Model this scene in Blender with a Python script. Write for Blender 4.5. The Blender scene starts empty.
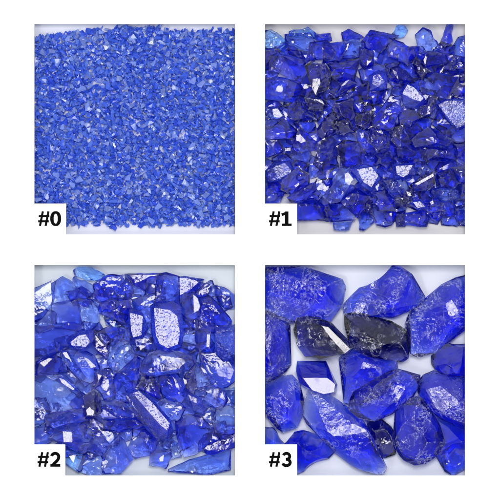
import bpy, bmesh, math, random
import numpy as np
from mathutils import Vector, noise

random.seed(7)
S = 0.001                      # one millimetre; the board is 500 mm square
C = bpy.context.scene.collection
CAM_H = 3.0
Z_MAT = 0.020                  # height of the white mat's top face above the tray datum

def P(x, y, z=0.0):
    """photo-board millimetres (origin top left, y down) -> metres"""
    return Vector(((x - 250) * S, (250 - y) * S, z))

# ------------------------------------------------------------------ materials
def new_mat(name):
    m = bpy.data.materials.new(name); m.use_nodes = True
    nt = m.node_tree; nt.nodes.clear()
    return m, nt, nt.nodes, nt.links

def glass_mat(name, col, dens, hcol=(.05, .09, .75), islands=0, bump=0.15, bscale=900, vein=0.0, vscale=60, haze=0.0, speck=0.0, rough=0.0):
    m, nt, N, L = new_mat(name)
    out = N.new('ShaderNodeOutputMaterial')
    pb = N.new('ShaderNodeBsdfPrincipled')
    pb.inputs['Base Color'].default_value = (1.0, 1.0, 1.0, 1)
    pb.inputs['Transmission Weight'].default_value = 1.0
    pb.inputs['IOR'].default_value = 1.52
    tc = N.new('ShaderNodeTexCoord'); oi = N.new('ShaderNodeObjectInfo')
    mp = N.new('ShaderNodeVectorMath'); mp.operation = 'ADD'
    L.new(tc.outputs['Object'], mp.inputs[0]); L.new(oi.outputs['Location'], mp.inputs[1])
    # patches of smooth and of finely broken surface
    patch = N.new('ShaderNodeTexNoise'); patch.inputs['Scale'].default_value = 70
    patch.inputs['Detail'].default_value = 4
    L.new(mp.outputs[0], patch.inputs['Vector'])
    pr = N.new('ShaderNodeMapRange'); pr.inputs[1].default_value = 0.5; pr.inputs[2].default_value = 0.68
    pr.inputs[3].default_value = rough; pr.inputs[4].default_value = rough + 0.22
    L.new(patch.outputs[0], pr.inputs[0]); L.new(pr.outputs[0], pb.inputs['Roughness'])
    if speck > 0:
        sp = N.new('ShaderNodeTexNoise'); sp.inputs['Scale'].default_value = 620; sp.inputs['Detail'].default_value = 2
        L.new(mp.outputs[0], sp.inputs['Vector'])
        sr = N.new('ShaderNodeMapRange'); sr.inputs[1].default_value = 0.55; sr.inputs[2].default_value = 0.60; sr.inputs[4].default_value = .5
        L.new(sp.outputs[0], sr.inputs[0])
        mxr = N.new('ShaderNodeMath'); mxr.operation = 'MAXIMUM'
        L.new(pr.outputs[0], mxr.inputs[0]); L.new(sr.outputs[0], mxr.inputs[1]); L.new(mxr.outputs[0], pb.inputs['Roughness'])
    # fracture ripples and grit
    n1 = N.new('ShaderNodeTexNoise'); n1.inputs['Scale'].default_value = bscale * 0.22
    n1.inputs['Detail'].default_value = 3; n1.inputs['Distortion'].default_value = 1.2
    n2 = N.new('ShaderNodeTexNoise'); n2.inputs['Scale'].default_value = bscale
    n2.inputs['Detail'].default_value = 3
    L.new(mp.outputs[0], n1.inputs['Vector']); L.new(mp.outputs[0], n2.inputs['Vector'])
    b1 = N.new('ShaderNodeBump'); b1.inputs['Strength'].default_value = bump; b1.inputs['Distance'].default_value = 0.0012
    L.new(n1.outputs[0], b1.inputs['Height'])
    gm = N.new('ShaderNodeMapRange'); gm.inputs[1].default_value = 0.52; gm.inputs[2].default_value = 0.66
    gm.inputs[4].default_value = bump * 1.6 + speck
    gm.inputs[3].default_value = speck
    L.new(patch.outputs[0], gm.inputs[0])
    b2 = N.new('ShaderNodeBump'); b2.inputs['Distance'].default_value = 0.0004
    L.new(gm.outputs[0], b2.inputs['Strength']); L.new(n2.outputs[0], b2.inputs['Height'])
    L.new(b1.outputs[0], b2.inputs['Normal']); L.new(b2.outputs[0], pb.inputs['Normal'])
    last = pb.outputs[0]
    if haze > 0:
        # blue mixed into the surface colour in place of light scattered inside the glass
        df = N.new('ShaderNodeBsdfDiffuse'); df.inputs['Color'].default_value = (*hcol, 1)
        tr = N.new('ShaderNodeBsdfTranslucent'); tr.inputs['Color'].default_value = (0.04, 0.09, 0.95, 1)
        ad = N.new('ShaderNodeMixShader'); L.new(df.outputs[0], ad.inputs[1]); L.new(tr.outputs[0], ad.inputs[2])
        mx = N.new('ShaderNodeMixShader'); mx.inputs[0].default_value = haze
        if islands:                                   # some grains are paler than others
            ge = N.new('ShaderNodeNewGeometry'); cr_ = N.new('ShaderNodeValToRGB')
            ce = cr_.color_ramp.elements; ce[0].color = (.05, .15, .97, 1); ce[1].color = (.62, .74, 1, 1)
            for p_, c_ in ((.45, hcol), (.75, (.22, .40, 1)), (.9, (.42, .57, 1))):
                e = ce.new(p_); e.color = (*c_, 1)
            L.new(ge.outputs['Random Per Island'], cr_.inputs[0]); L.new(cr_.outputs[0], df.inputs['Color']); L.new(cr_.outputs[0], tr.inputs['Color'])
        elif hcol[0] > .3: tr.inputs['Color'].default_value = (*hcol, 1)
        L.new(last, mx.inputs[1]); L.new(ad.outputs[0], mx.inputs[2]); last = mx.outputs[0]
    if vein > 0:
        # pale crushed glass dust and chips, with edge glints painted along the ridges
        wv = N.new('ShaderNodeTexNoise'); wv.inputs['Scale'].default_value = vscale
        wv.inputs['Detail'].default_value = 9; wv.inputs['Roughness'].default_value = 0.7
        wv.inputs['Distortion'].default_value = 0.5
        L.new(mp.outputs[0], wv.inputs['Vector'])
        ab = N.new('ShaderNodeMath'); ab.operation = 'SUBTRACT'; ab.inputs[1].default_value = 0.5
        L.new(wv.outputs[0], ab.inputs[0])
        a2 = N.new('ShaderNodeMath'); a2.operation = 'ABSOLUTE'; L.new(ab.outputs[0], a2.inputs[0])
        mr = N.new('ShaderNodeMapRange'); mr.inputs[1].default_value = 0.0; mr.inputs[2].default_value = 0.010
        mr.inputs[3].default_value = 1.0; mr.inputs[4].default_value = 0.0
        L.new(a2.outputs[0], mr.inputs[0])
        p2 = N.new('ShaderNodeTexNoise'); p2.inputs['Scale'].default_value = 45; p2.inputs['Detail'].default_value = 3
        L.new(mp.outputs[0], p2.inputs['Vector'])
        mr2 = N.new('ShaderNodeMapRange'); mr2.inputs[1].default_value = 0.46; mr2.inputs[2].default_value = 0.62
        mr2.inputs[4].default_value = vein
        L.new(p2.outputs[0], mr2.inputs[0])
        mu = N.new('ShaderNodeMath'); mu.operation = 'MULTIPLY'
        fn = N.new('ShaderNodeTexNoise'); fn.inputs['Scale'].default_value = 420; fn.inputs['Detail'].default_value = 5
        fn.inputs['Roughness'].default_value = .7; L.new(mp.outputs[0], fn.inputs['Vector'])
        fr_ = N.new('ShaderNodeMapRange'); fr_.inputs[1].default_value = 0.56; fr_.inputs[2].default_value = 0.66; fr_.inputs[4].default_value = .8
        L.new(fn.outputs[0], fr_.inputs[0])
        cr = N.new('ShaderNodeMapRange'); cr.inputs[1].default_value = 0.54; cr.inputs[2].default_value = 0.64   # crumbly bruises
        L.new(p2.outputs[0], cr.inputs[0])
        c2 = N.new('ShaderNodeMath'); c2.operation = 'MULTIPLY'; L.new(fr_.outputs[0], c2.inputs[0]); L.new(cr.outputs[0], c2.inputs[1])
        mxv = N.new('ShaderNodeMath'); mxv.operation = 'MAXIMUM'; L.new(mr.outputs[0], mxv.inputs[0]); L.new(c2.outputs[0], mxv.inputs[1])
        L.new(mxv.outputs[0], mu.inputs[0]); L.new(mr2.outputs[0], mu.inputs[1])
        gp = N.new('ShaderNodeNewGeometry'); pm = N.new('ShaderNodeMapRange')
        pm.inputs[1].default_value = .515; pm.inputs[2].default_value = .56; pm.inputs[4].default_value = min(.8, vein * .9 + .08)
        L.new(gp.outputs['Pointiness'], pm.inputs[0])
        fe = N.new('ShaderNodeMapRange'); fe.inputs[1].default_value = .46; fe.inputs[2].default_value = .58; L.new(fn.outputs[0], fe.inputs[0])
        pe = N.new('ShaderNodeMath'); pe.operation = 'MULTIPLY'; L.new(pm.outputs[0], pe.inputs[0]); L.new(fe.outputs[0], pe.inputs[1])
        mu0 = mu; mu = N.new('ShaderNodeMath'); mu.operation = 'MAXIMUM'; L.new(mu0.outputs[0], mu.inputs[0]); L.new(pe.outputs[0], mu.inputs[1])
        dd = N.new('ShaderNodeBsdfDiffuse'); dd.inputs['Color'].default_value = (0.62, 0.64, 0.86, 1)
        mx = N.new('ShaderNodeMixShader')
        L.new(mu.outputs[0], mx.inputs[0]); L.new(last, mx.inputs[1]); L.new(dd.outputs[0], mx.inputs[2]); last = mx.outputs[0]
    L.new(last, out.inputs['Surface'])
    va = N.new('ShaderNodeVolumeAbsorption'); va.inputs['Color'].default_value = (*col, 1)
    va.inputs['Density'].default_value = dens
    L.new(va.outputs[0], out.inputs['Volume'])
    return m

COB = (0.0, 0.22, 0.955)
COBL = (0.0, 0.30, 0.97)
COBD = (0.0, 0.06, 0.80)
M = {}
M['mid']   = glass_mat('cobalt_glass', (0, .22, .945), 200, haze=.08, vein=.12)
M['light'] = glass_mat('pale_cobalt_glass', COBL, 150, haze=.08, vein=.08)
M['pale']  = glass_mat('palest_cobalt_glass', (0.02, 0.45, 0.97), 130, haze=.04)
M['deep']  = glass_mat('deep_cobalt_glass', (0, .19, .92), 330, haze=.05, vein=.1, hcol=(.03, .06, .75))
M['dark']  = glass_mat('dark_navy_glass', (0, .05, .80), 460, haze=.01, vein=.5)
M['speck'] = glass_mat('pitted_cobalt_glass', COB, 190, haze=.14, speck=.15)
M['rock']  = glass_mat('rough_cobalt_slag', (0, .20, .925), 200, bump=.35, bscale=900, haze=.06, hcol=(.06, .07, .55), vein=.8)
M['rockv'] = glass_mat('veined_cobalt_slag', (0, .18, .92), 240, bump=.6, bscale=900, haze=.06, hcol=(.08, .09, .55), vein=1.0, vscale=90)
M['inky']  = glass_mat('inky_cobalt_glass', (0, .14, .89), 380, haze=.02, vein=.08)
M['grain'] = glass_mat('crushed_cobalt_glass', (.06, .38, .99), 170, bump=.08, bscale=900, haze=.56, hcol=(.13, .29, 1.0), islands=1)
M['grainp'] = glass_mat('pale_crushed_glass', (0.25, 0.5, .98), 90, bump=.12, bscale=900, haze=.30, hcol=(.40, .55, 1.0))

def plain(name, col, rough=0.7, nscale=400, var=0.02, bump=0.05, spec=0.5):
    m, nt, N, L = new_mat(name)
    out = N.new('ShaderNodeOutputMaterial'); pb = N.new('ShaderNodeBsdfPrincipled')
    tc = N.new('ShaderNodeTexCoord')
    nz = N.new('ShaderNodeTexNoise'); nz.inputs['Scale'].default_value = nscale; nz.inputs['Detail'].default_value = 4
    L.new(tc.outputs['Object'], nz.inputs['Vector'])
    mx = N.new('ShaderNodeMix'); mx.data_type = 'RGBA'
    mx.inputs['A'].default_value = (*[c * (1 - var) for c in col], 1); mx.inputs['B'].default_value = (*[min(1, c * (1 + var)) for c in col], 1)
    L.new(nz.outputs[0], mx.inputs['Factor']); L.new(mx.outputs['Result'], pb.inputs['Base Color'])
    pb.inputs['Roughness'].default_value = rough; pb.inputs['Specular IOR Level'].default_value = spec
    bp = N.new('ShaderNodeBump'); bp.inputs['Strength'].default_value = bump; bp.inputs['Distance'].default_value = 0.0002
    L.new(nz.outputs[0], bp.inputs['Height']); L.new(bp.outputs[0], pb.inputs['Normal'])
    L.new(pb.outputs[0], out.inputs['Surface'])
    return m
WHITE = plain('white_card_stock', (0.90, 0.90, 0.90), .8)
INK = plain('black_ink', (0.003, 0.003, 0.003), .9, spec=0.05)
FLOORS = {0: plain('cool_white_paper', (0.70, 0.73, 0.82)), 1: plain('warm_grey_paper', (0.70, 0.70, 0.71)),
          2: plain('blue_grey_paper', (0.61, 0.67, 0.72)), 3: plain('off_white_paper', (0.72, 0.76, 0.84))}

# ------------------------------------------------------------------ lamps
key_pos = Vector((0.06, 0.47, 2.25))
fill_pos = Vector((-1.0, -0.6, 1.85))
def softbox(name, pos, size, power, col):
    l = bpy.data.lights.new(name, 'AREA'); l.shape = 'SQUARE'; l.size = size; l.energy = power; l.color = col
    o = bpy.data.objects.new(name, l); C.objects.link(o); o.location = pos
    o.rotation_euler = (Vector((0, 0, 0)) - pos).to_track_quat('-Z', 'Y').to_euler()
    return o
softbox('softbox', key_pos, 0.70, 25, (1.0, 0.965, 0.955))
softbox('softbox', fill_pos, 0.42, 6, (1.0, 0.98, 0.98))
w = bpy.data.worlds.new('World'); bpy.context.scene.world = w; w.use_nodes = True
# a white light tent: dim straight above where the camera opening is, bright walls
nt = w.node_tree; bg = nt.nodes['Background']
tc = nt.nodes.new('ShaderNodeTexCoord'); sx_ = nt.nodes.new('ShaderNodeSeparateXYZ'); nt.links.new(tc.outputs['Generated'], sx_.inputs[0])
ramp = nt.nodes.new('ShaderNodeValToRGB'); nt.links.new(sx_.outputs['Z'], ramp.inputs[0])
el = ramp.color_ramp.elements; el[0].position = 0.0; el[0].color = (.25, .26, .28, 1); el[1].position = 1.0; el[1].color = (.18, .18, .20, 1)
for p_, c_ in ((.18, (.45, .46, .5)), (.45, (1.05, 1.07, 1.12)), (.80, (.95, .96, 1.0)), (.93, (.30, .30, .32))):
    e = el.new(p_); e.color = (*c_, 1)
wn = nt.nodes.new('ShaderNodeTexNoise'); wn.inputs['Scale'].default_value = 2.2; wn.inputs['Detail'].default_value = 1; nt.links.new(tc.outputs['Generated'], wn.inputs['Vector'])
wr = nt.nodes.new('ShaderNodeMapRange'); wr.inputs[1].default_value = .4; wr.inputs[2].default_value = .6; wr.inputs[3].default_value = .25; wr.inputs[4].default_value = 1.3
nt.links.new(wn.outputs[0], wr.inputs[0]); nt.links.new(ramp.outputs[0], bg.inputs[0]); nt.links.new(wr.outputs[0], bg.inputs[1])

def half_normal(p):
    v = (Vector((0, 0, CAM_H)) - p).normalized(); l = (key_pos - p).normalized()
    return (v + l).normalized()

# ------------------------------------------------------------------ objects
def link(o, parent=None):
    C.objects.link(o)
    if parent: o.parent = parent
    return o
def mesh_obj(name, bm, mat, loc=None, parent=None, smooth=False):
    me = bpy.data.meshes.new(name); bm.to_mesh(me); bm.free()
    me.materials.append(mat)
    o = link(bpy.data.objects.new(name, me), parent)
    if loc: o.location = loc
    return o

OPEN = {0: (34.3, 24, 235, 234.5), 1: (265, 24, 465, 234.5), 2: (34.3, 265, 235, 475.5), 3: (265, 265, 465, 475.5)}
FLOOR_Z = {0: 0.0075, 1: 0.0, 2: 0.003, 3: -0.003}

# mat board: a grid of cells with the four openings left out, 1.5 mm thick
def mat_board():
    xs = [-400, 34.3, 235, 265, 465, 900]; ys = [-400, 24, 234.5, 265, 475.5, 900]
    bm = bmesh.new(); V = {}
    def v(i, j, t):
        k = (i, j, t)
        if k not in V: V[k] = bm.verts.new(P(xs[i], ys[j], Z_MAT if t else Z_MAT - 0.0012))
        return V[k]
    hole = lambda i, j: (i in (1, 3)) and (j in (1, 3))
    solid = lambda i, j: 0 <= i < 5 and 0 <= j < 5 and not hole(i, j)
    for i in range(5):
        for j in range(5):
            if not solid(i, j): continue
            bm.faces.new([v(i, j, 1), v(i, j + 1, 1), v(i + 1, j + 1, 1), v(i + 1, j, 1)])
            bm.faces.new([v(i, j, 0), v(i + 1, j, 0), v(i + 1, j + 1, 0), v(i, j + 1, 0)])
            for di, dj, a, b in ((-1, 0, (i, j), (i, j + 1)), (1, 0, (i + 1, j + 1), (i + 1, j)), (0, -1, (i + 1, j), (i, j)), (0, 1, (i, j + 1), (i + 1, j + 1))):
                if not solid(i + di, j + dj):
                    bm.faces.new([v(*a, 1), v(*a, 0), v(*b, 0), v(*b, 1)])
    bmesh.ops.recalc_face_normals(bm, faces=bm.faces)
    o = mesh_obj('display_board', bm, WHITE)
    o['label'] = 'plain white board with four square openings showing the blue glass'; o['category'] = 'board'
mat_board()

def box_bm(bm, x0, y0, x1, y1, z0, z1):
    a = P(x0, y0); b = P(x1, y1)
    vs = [bm.verts.new((x, y, z)) for z in (z0, z1) for x, y in ((a.x, b.y), (b.x, b.y), (b.x, a.y), (a.x, a.y))]
    for f in ((3, 2, 1, 0), (4, 5, 6, 7), (0, 1, 5, 4), (1, 2, 6, 5), (2, 3, 7, 6), (3, 0, 4, 7)):
        bm.faces.new([vs[k] for k in f])
TONE = {0: 'cool white', 1: 'warm grey', 2: 'blue grey', 3: 'near white'}
for k, (x0, y0, x1, y1) in OPEN.items():
    t = bpy.data.objects.new('sample_tray', None); link(t); t.location = P((x0 + x1) / 2, (y0 + y1) / 2, FLOOR_Z[k] - .002)
    t['label'] = f'shallow {TONE[k]} tray under the glass pieces marked #{k}'; t['category'] = 'tray'
    e = 13.5
    bm = bmesh.new(); box_bm(bm, x0 - e, y0 - e, x1 + e, y1 + e, FLOOR_Z[k] - .002, FLOOR_Z[k])
    o = mesh_obj('tray_floor', bm, FLOORS[k]); o.parent = t; o.location = -t.location
    bm = bmesh.new(); zt = Z_MAT - .0014; zb = FLOOR_Z[k] - .002
    box_bm(bm, x0 - e - 1, y0 - e - 1, x0 - e - .02, y1 + e + 1, zb, zt); box_bm(bm, x1 + e + .02, y0 - e - 1, x1 + e + 1, y1 + e + 1, zb, zt)
    box_bm(bm, x0 - e, y0 - e - 1, x1 + e, y0 - e - .02, zb, zt); box_bm(bm, x0 - e, y1 + e + .02, x1 + e, y1 + e + 1, zb, zt)
    o = mesh_obj('tray_rim', bm, FLOORS[k]); o.parent = t; o.location = -t.location
bm = bmesh.new(); box_bm(bm, -420, -420, 920, 920, -.03, -.0065)
tb = mesh_obj('tabletop', bm, WHITE); tb['kind'] = 'structure'

# number cards -------------------------------------------------------------
def ribbon(pts, hw):
    """outline of a stroke along pts with half widths hw -> quads"""
    n = len(pts); L_, R_ = [], []
    for i in range(n):
        a = Vector(pts[max(i - 1, 0)]); b = Vector(pts[min(i + 1, n - 1)]); d = (b - a).normalized()
        nrm = Vector((-d.y, d.x)); h = hw[i] if isinstance(hw, list) else hw
        L_.append(Vector(pts[i]) + nrm * h); R_.append(Vector(pts[i]) - nrm * h)
    return L_, R_
def arc(cx, cy, rx, ry, a0, a1, n=18):
    return [(cx + rx * math.cos(math.radians(a0 + (a1 - a0) * i / n)), cy + ry * math.sin(math.radians(a0 + (a1 - a0) * i / n))) for i in range(n + 1)]
def glyph(name, strokes, ox, oy, parent, z):
    bm = bmesh.new()
    for si, (pts, hw, closed) in enumerate(strokes):
        L_, R_ = ribbon(pts, hw)
        if closed: L_[-1] = L_[0]; R_[-1] = R_[0]
        zz = z + si * 0.00001
        top = [(bm.verts.new(P(ox + a.x, oy + a.y, zz)), bm.verts.new(P(ox + b.x, oy + b.y, zz))) for a, b in zip(L_, R_)]
        bot = [(bm.verts.new(P(ox + a.x, oy + a.y, zz - .0001)), bm.verts.new(P(ox + b.x, oy + b.y, zz - .0001))) for a, b in zip(L_, R_)]
        for i in range(len(top) - 1):
            bm.faces.new([top[i][0], top[i][1], top[i + 1][1], top[i + 1][0]])
            bm.faces.new([top[i][0], top[i + 1][0], bot[i + 1][0], bot[i][0]])
            bm.faces.new([top[i][1], bot[i][1], bot[i + 1][1], top[i + 1][1]])
        for i in (0, -1):
            bm.faces.new([top[i][0], bot[i][0], bot[i][1], top[i][1]])
    bmesh.ops.recalc_face_normals(bm, faces=bm.faces)
    o = mesh_obj(name, bm, INK); o.parent = parent; o.location = -parent.location
# strokes in mm, glyph box origin at its top left; 14.7 tall
HASH = [([(4.8, 0), (1.9, 14.7)], 1.15, False), ([(10.4, 0), (7.5, 14.7)], 1.15, False),
        ([(.6, 4.8), (11.4, 4.8)], 1.12, False), ([(0, 10.0), (10.8, 10.0)], 1.12, False)]
def zero():
    pts = []
    for i in range(41):
        a = 2 * math.pi * i / 40; c, s = math.cos(a), math.sin(a)
        pts.append((5.0 + 3.75 * abs(c) ** .9 * (1 if c > 0 else -1), 7.35 + 6.2 * abs(s) ** .9 * (1 if s > 0 else -1)))
    return [(pts, [1.3 + .5 * abs(math.cos(2 * math.pi * i / 40)) for i in range(41)], True)]
DIG = {0: zero(),
       1: [([(5.2, .1), (5.2, 14.6)], 1.8, False), ([(.3, 13.45), (10.2, 13.45)], 1.3, False), ([(.1, 3.5), (2.4, 2.7), (5.6, 1.05)], [1.5, 1.4, 1.2], False)],
       2: [(arc(5.1, 4.6, 3.55, 3.35, 190, 360) + [(8.55, 5.9), (7.8, 7.6), (6.3, 9.3), (4.2, 11.2), (2.6, 13.4)], 1.6, False), ([(.2, 13.2), (10.3, 13.2)], 1.5, False)],
       3: [(arc(5.0, 4.2, 3.2, 2.95, 198, 445, 22), 1.55, False), (arc(4.9, 10.35, 3.75, 3.15, -98, 165, 24), 1.6, False)]}
CARD = {0: (34.3, 203.6, 66.1, 234.5), 1: (265, 203.6, 297, 234.5), 2: (34.3, 444.4, 65.3, 475.5), 3: (265, 444.4, 297, 475.5)}
GPOS = {0: (38.1, 211.3), 1: (268.9, 211.3), 2: (37.5, 452.1), 3: (268.9, 452.1)}
for k, (x0, y0, x1, y1) in CARD.items():
    t = bpy.data.objects.new('number_card', None); link(t); t.location = P((x0 + x1) / 2, (y0 + y1) / 2, Z_MAT)
    t['label'] = ['white card reading #0 beside the finely crushed glass', 'white card reading #1 beside the densely heaped chunks', 'white card reading #2 beside the flat curved shards', 'white card reading #3 beside the large loose stones'][k]; t['category'] = 'card'
    bm = bmesh.new(); box_bm(bm, x0 - 3, y0, x1, y1 + 3, Z_MAT + .0001, Z_MAT + .0004)
    o = mesh_obj('card', bm, WHITE); o.parent = t; o.location = -t.location
    gx, gy = GPOS[k]
    glyph('hash_sign', HASH, gx, gy, t, Z_MAT + .00052); glyph('numeral', DIG[k], gx + 12.6, gy, t, Z_MAT + .00052)

# ------------------------------------------------------------------ chipped glass
def refine(bm, target, limit=9000):
    """split every edge longer than target at its middle, keeping the surface closed and its winding"""
    bmesh.ops.triangulate(bm, faces=bm.faces); bm.verts.index_update()
    V = [v.co.copy() for v in bm.verts]; T = [tuple(v.index for v in f.verts) for f in bm.faces]
    for _ in range(10):
        if len(V) > limit: break
        mid = {}
        for a, b, c in T:
            for p, q in ((a, b), (b, c), (c, a)):
                k = (p, q) if p < q else (q, p)
                if k not in mid and (V[p] - V[q]).length > target:
                    mid[k] = len(V); V.append((V[p] + V[q]) / 2)
        if not mid: break
        N_ = []
        for t in T:
            m = [mid.get((min(t[i], t[(i + 1) % 3]), max(t[i], t[(i + 1) % 3]))) for i in range(3)]
            n = sum(x is not None for x in m)
            if n == 0: N_.append(t)
            elif n == 3:
                a, b, c = t; x, y, z = m
                N_ += [(a, x, z), (x, b, y), (z, y, c), (x, y, z)]
            else:
                r = next(i for i in range(3) if (m[i] is not None and n == 1) or (n == 2 and m[i] is None))
                a, b, c = t[r], t[(r + 1) % 3], t[(r + 2) % 3]
                if n == 1: x = m[r]; N_ += [(a, x, c), (x, b, c)]
                else:
                    y, z = m[(r + 1) % 3], m[(r + 2) % 3]      # a-b whole, b-c and c-a split
                    N_.append((z, y, c))
                    if (V[a] - V[y]).length < (V[b] - V[z]).length: N_ += [(a, b, y), (a, y, z)]
                    else: N_ += [(a, b, z), (b, y, z)]
        T = N_
    bm.clear()
    vs = [bm.verts.new(v) for v in V]
    for t in T: bm.faces.new([vs[i] for i in t])
    bm.verts.index_update()

def chunk_mesh(poly, h, rng, inset=.62, shine=None, scoops=6, depth=.10, ripple=0.0, target=1.6, taper=.75, tilt=0.0, center=None, limit=9000, topz=(.78, 1.0), topn=7, gz=(.28, .6), rimk=.8, smin=.45, smax=1.3, grow=1.04, cuts=0, zcap=None, grit=0.0):
    """poly: outline in mm (board coords, y down); returns mesh verts relative to centroid, z from 0"""
    cx = sum(p[0] for p in poly) / len(poly); cy = sum(p[1] for p in poly) / len(poly)
    L = [((x - cx) * grow, -(y - cy) * grow) for x, y in poly]
    r = sum(math.hypot(*p) for p in L) / len(L)
    pts = []
    ph = rng.random() * 6.28
    top_tilt = lambda x, y: tilt * (x * math.cos(ph) + y * math.sin(ph))
    for x, y in L:                                    # girdle: outline carried by one or two rings
        z1 = h * rng.uniform(*gz)
        pts.append(Vector((x, y, z1)))
        if rng.random() < .6: pts.append(Vector((x * .97, y * .97, z1 * rng.uniform(.3, .7))))
    girdle = [p.copy() for p in pts]
    n = len(L)
    for x, y in L:                                    # foot
        k = taper * rng.uniform(.85, 1.08)
        pts.append(Vector((x * k, y * k, h * rng.uniform(0, .12))))
    if shine:
        c = P(cx, cy); nrm = half_normal(c + Vector((0, 0, .01)))
        sx = sum(p[0] for p in shine) / len(shine) - cx; sy = -(sum(p[1] for p in shine) / len(shine) - cy)
        low = min(-(nrm.x * (x - sx) + nrm.y * (y - sy)) / nrm.z for x, y in L)
        if h + low < 6: h = h + min(6 - (h + low), 5)          # a tilted facet must clear the far edge
        for x, y in shine:
            X, Y = x - cx, -(y - cy)
            z = h - (nrm.x * (X - sx) + nrm.y * (Y - sy)) / nrm.z
            pts.append(Vector((X, Y, z)))
        srad = sum(math.hypot(p[0] - cx - sx, -(p[1] - cy) - sy) for p in shine) / len(shine)
        for q in pts[:-len(shine)]:                   # keep everything else below that facet's plane
            zmax = h - (nrm.x * (q.x - sx) + nrm.y * (q.y - sy)) / nrm.z
            q.z = max(min(q.z, zmax - .05 * h - .22 * max(0, math.hypot(q.x - sx, q.y - sy) - .8 * srad)), min(q.z, 1.4))
    else:
        m = max(3, min(topn, n - 2)); st = rng.random()
        for i in range(m):                            # table of the stone
            a = (i + st) / m * n; x, y = L[int(a) % n]; x2, y2 = L[(int(a) + 1) % n]; t = a % 1
            k = inset * rng.uniform(.6, 1.15)
            X, Y = (x + (x2 - x) * t) * k, (y + (y2 - y) * t) * k
            pts.append(Vector((X, Y, h * rng.uniform(*topz) + top_tilt(X, Y))))
    for attempt in range(40):                         # a closed hull, nudging the points until it is one
        bm = bmesh.new()
        for p in pts: bm.verts.new(p + Vector((rng.uniform(-.03, .03), rng.uniform(-.03, .03), rng.uniform(-.02, .02))))
        res = bmesh.ops.convex_hull(bm, input=bm.verts)
        bmesh.ops.delete(bm, geom=list({g for g in res['geom_interior'] + res['geom_unused'] if isinstance(g, bmesh.types.BMVert) and g.is_valid}), context='VERTS')
        bmesh.ops.delete(bm, geom=[v for v in bm.verts if not v.link_faces], context='VERTS')
        bmesh.ops.recalc_face_normals(bm, faces=bm.faces)
        if all(e.is_manifold for e in bm.edges): break
        bm.free()
    for k in range(cuts):                             # cleaved planes across the shoulders, crisp ridges between them
        a = rng.uniform(0, 6.283); tl = math.radians(rng.uniform(22, 62))
        nv = Vector((math.cos(a) * math.sin(tl), math.sin(a) * math.sin(tl), math.cos(tl)))
        far = max(v.co.dot(nv) for v in bm.verts); cenv = Vector((0, 0, h * .5)).dot(nv)
        off_ = cenv + (far - cenv) * rng.uniform(.60, .84)
        off_ = max(off_, max(p.dot(nv) for p in girdle) * .985)     # never through the outline itself
        if off_ >= far: continue
        if shine and any(Vector((x - cx, -(y - cy), h)).dot(nv) > off_ for x, y in shine): continue
        g = bmesh.ops.bisect_plane(bm, geom=bm.verts[:] + bm.edges[:] + bm.faces[:], plane_co=nv * off_, plane_no=nv, clear_outer=True)
        ed = [e for e in bm.edges if len(e.link_faces) == 1]
        if ed: bmesh.ops.holes_fill(bm, edges=ed, sides=0)
    bmesh.ops.recalc_face_normals(bm, faces=bm.faces)
    refine(bm, target, limit)
    bm.verts.ensure_lookup_table()
    A = np.array([v.co[:] for v in bm.verts])
    lo = A[:, 2].min()
    TR = np.array([[v.index for v in f.verts] for f in bm.faces])
    # conchoidal scoops
    hullpts = A.copy()
    for s in range(scoops):
        i = rng.randrange(len(hullpts)); q = hullpts[i]
        if q[2] < h * .25: continue
        rim = math.hypot(q[0], q[1]) > r * rimk
        if rim and rng.random() < .88: continue
        if shine:
            X, Y = q[0] + cx, cy - q[1]
            scx = sum(p[0] for p in shine) / len(shine); scy = sum(p[1] for p in shine) / len(shine)
            sr = max(math.hypot(p[0] - scx, p[1] - scy) for p in shine)
            if math.hypot(X - scx, Y - scy) < sr * 1.25: continue
        d = np.array([q[0], q[1], (q[2] - h * .45) * 1.2]); nd = np.linalg.norm(d)
        if nd < 1e-6: continue
        d = d / nd
        d += np.array([rng.uniform(-.35, .35) for _ in range(3)]); d /= np.linalg.norm(d)
        R = r * rng.uniform(smin, smax)
        dep = min(min(r, h) * depth * rng.uniform(.5, 1.4), R * .2)
        FN = np.cross(A[TR[:, 1]] - A[TR[:, 0]], A[TR[:, 2]] - A[TR[:, 0]])
        VN = np.zeros_like(A)
        for q_ in range(3): np.add.at(VN, TR[:, q_], FN)
        for tries in range(5):
            c = q + d * (R - dep)
            v = A - c; dist = np.linalg.norm(v, axis=1)
            m = dist < R
            if not (m & ((VN * v).sum(1) > 0)).any(): break       # the scoop must not break through the far side
            dep *= .55
        else: continue
        if m.any():
            rr = R
            if ripple:
                bp = q + np.array([rng.uniform(-1, 1) * r * .4, rng.uniform(-1, 1) * r * .4, 0])
                dd = np.linalg.norm(A[m] - bp, axis=1)
                rr = R + ripple * np.sin(dd / (r * .07 + .5)) * np.clip((R - dist[m]) * 1.2, 0, 1)
                rr = rr[:, None]
            A[m] = c + v[m] / dist[m][:, None] * rr
    A[:, 2] = np.maximum(A[:, 2], lo)
    sd = rng.uniform(0, 100)
    if grit:
        f = 1 / (r * .35)
        for i in range(len(A)):
            p = Vector(A[i])
            nv = noise.noise_vector(p * f * 1.0 + Vector((sd, 0, 0))) * grit * 1.0 + noise.noise_vector(p * f * 3.1 + Vector((0, sd, 0))) * grit * .35
            k = 1.0
            if shine and p.z > h * .8: k = .45
            A[i] += np.array(nv) * k
        A[:, 2] = np.maximum(A[:, 2], 0)
    if zcap is not None: A[:, 2] = np.minimum(A[:, 2], zcap)
    for v, a in zip(bm.verts, A): v.co = Vector(a) * S
    if bm.calc_volume(signed=True) < 0: bmesh.ops.reverse_faces(bm, faces=bm.faces)
    bad = sum(1 for e in bm.edges if not e.is_manifold)
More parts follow.
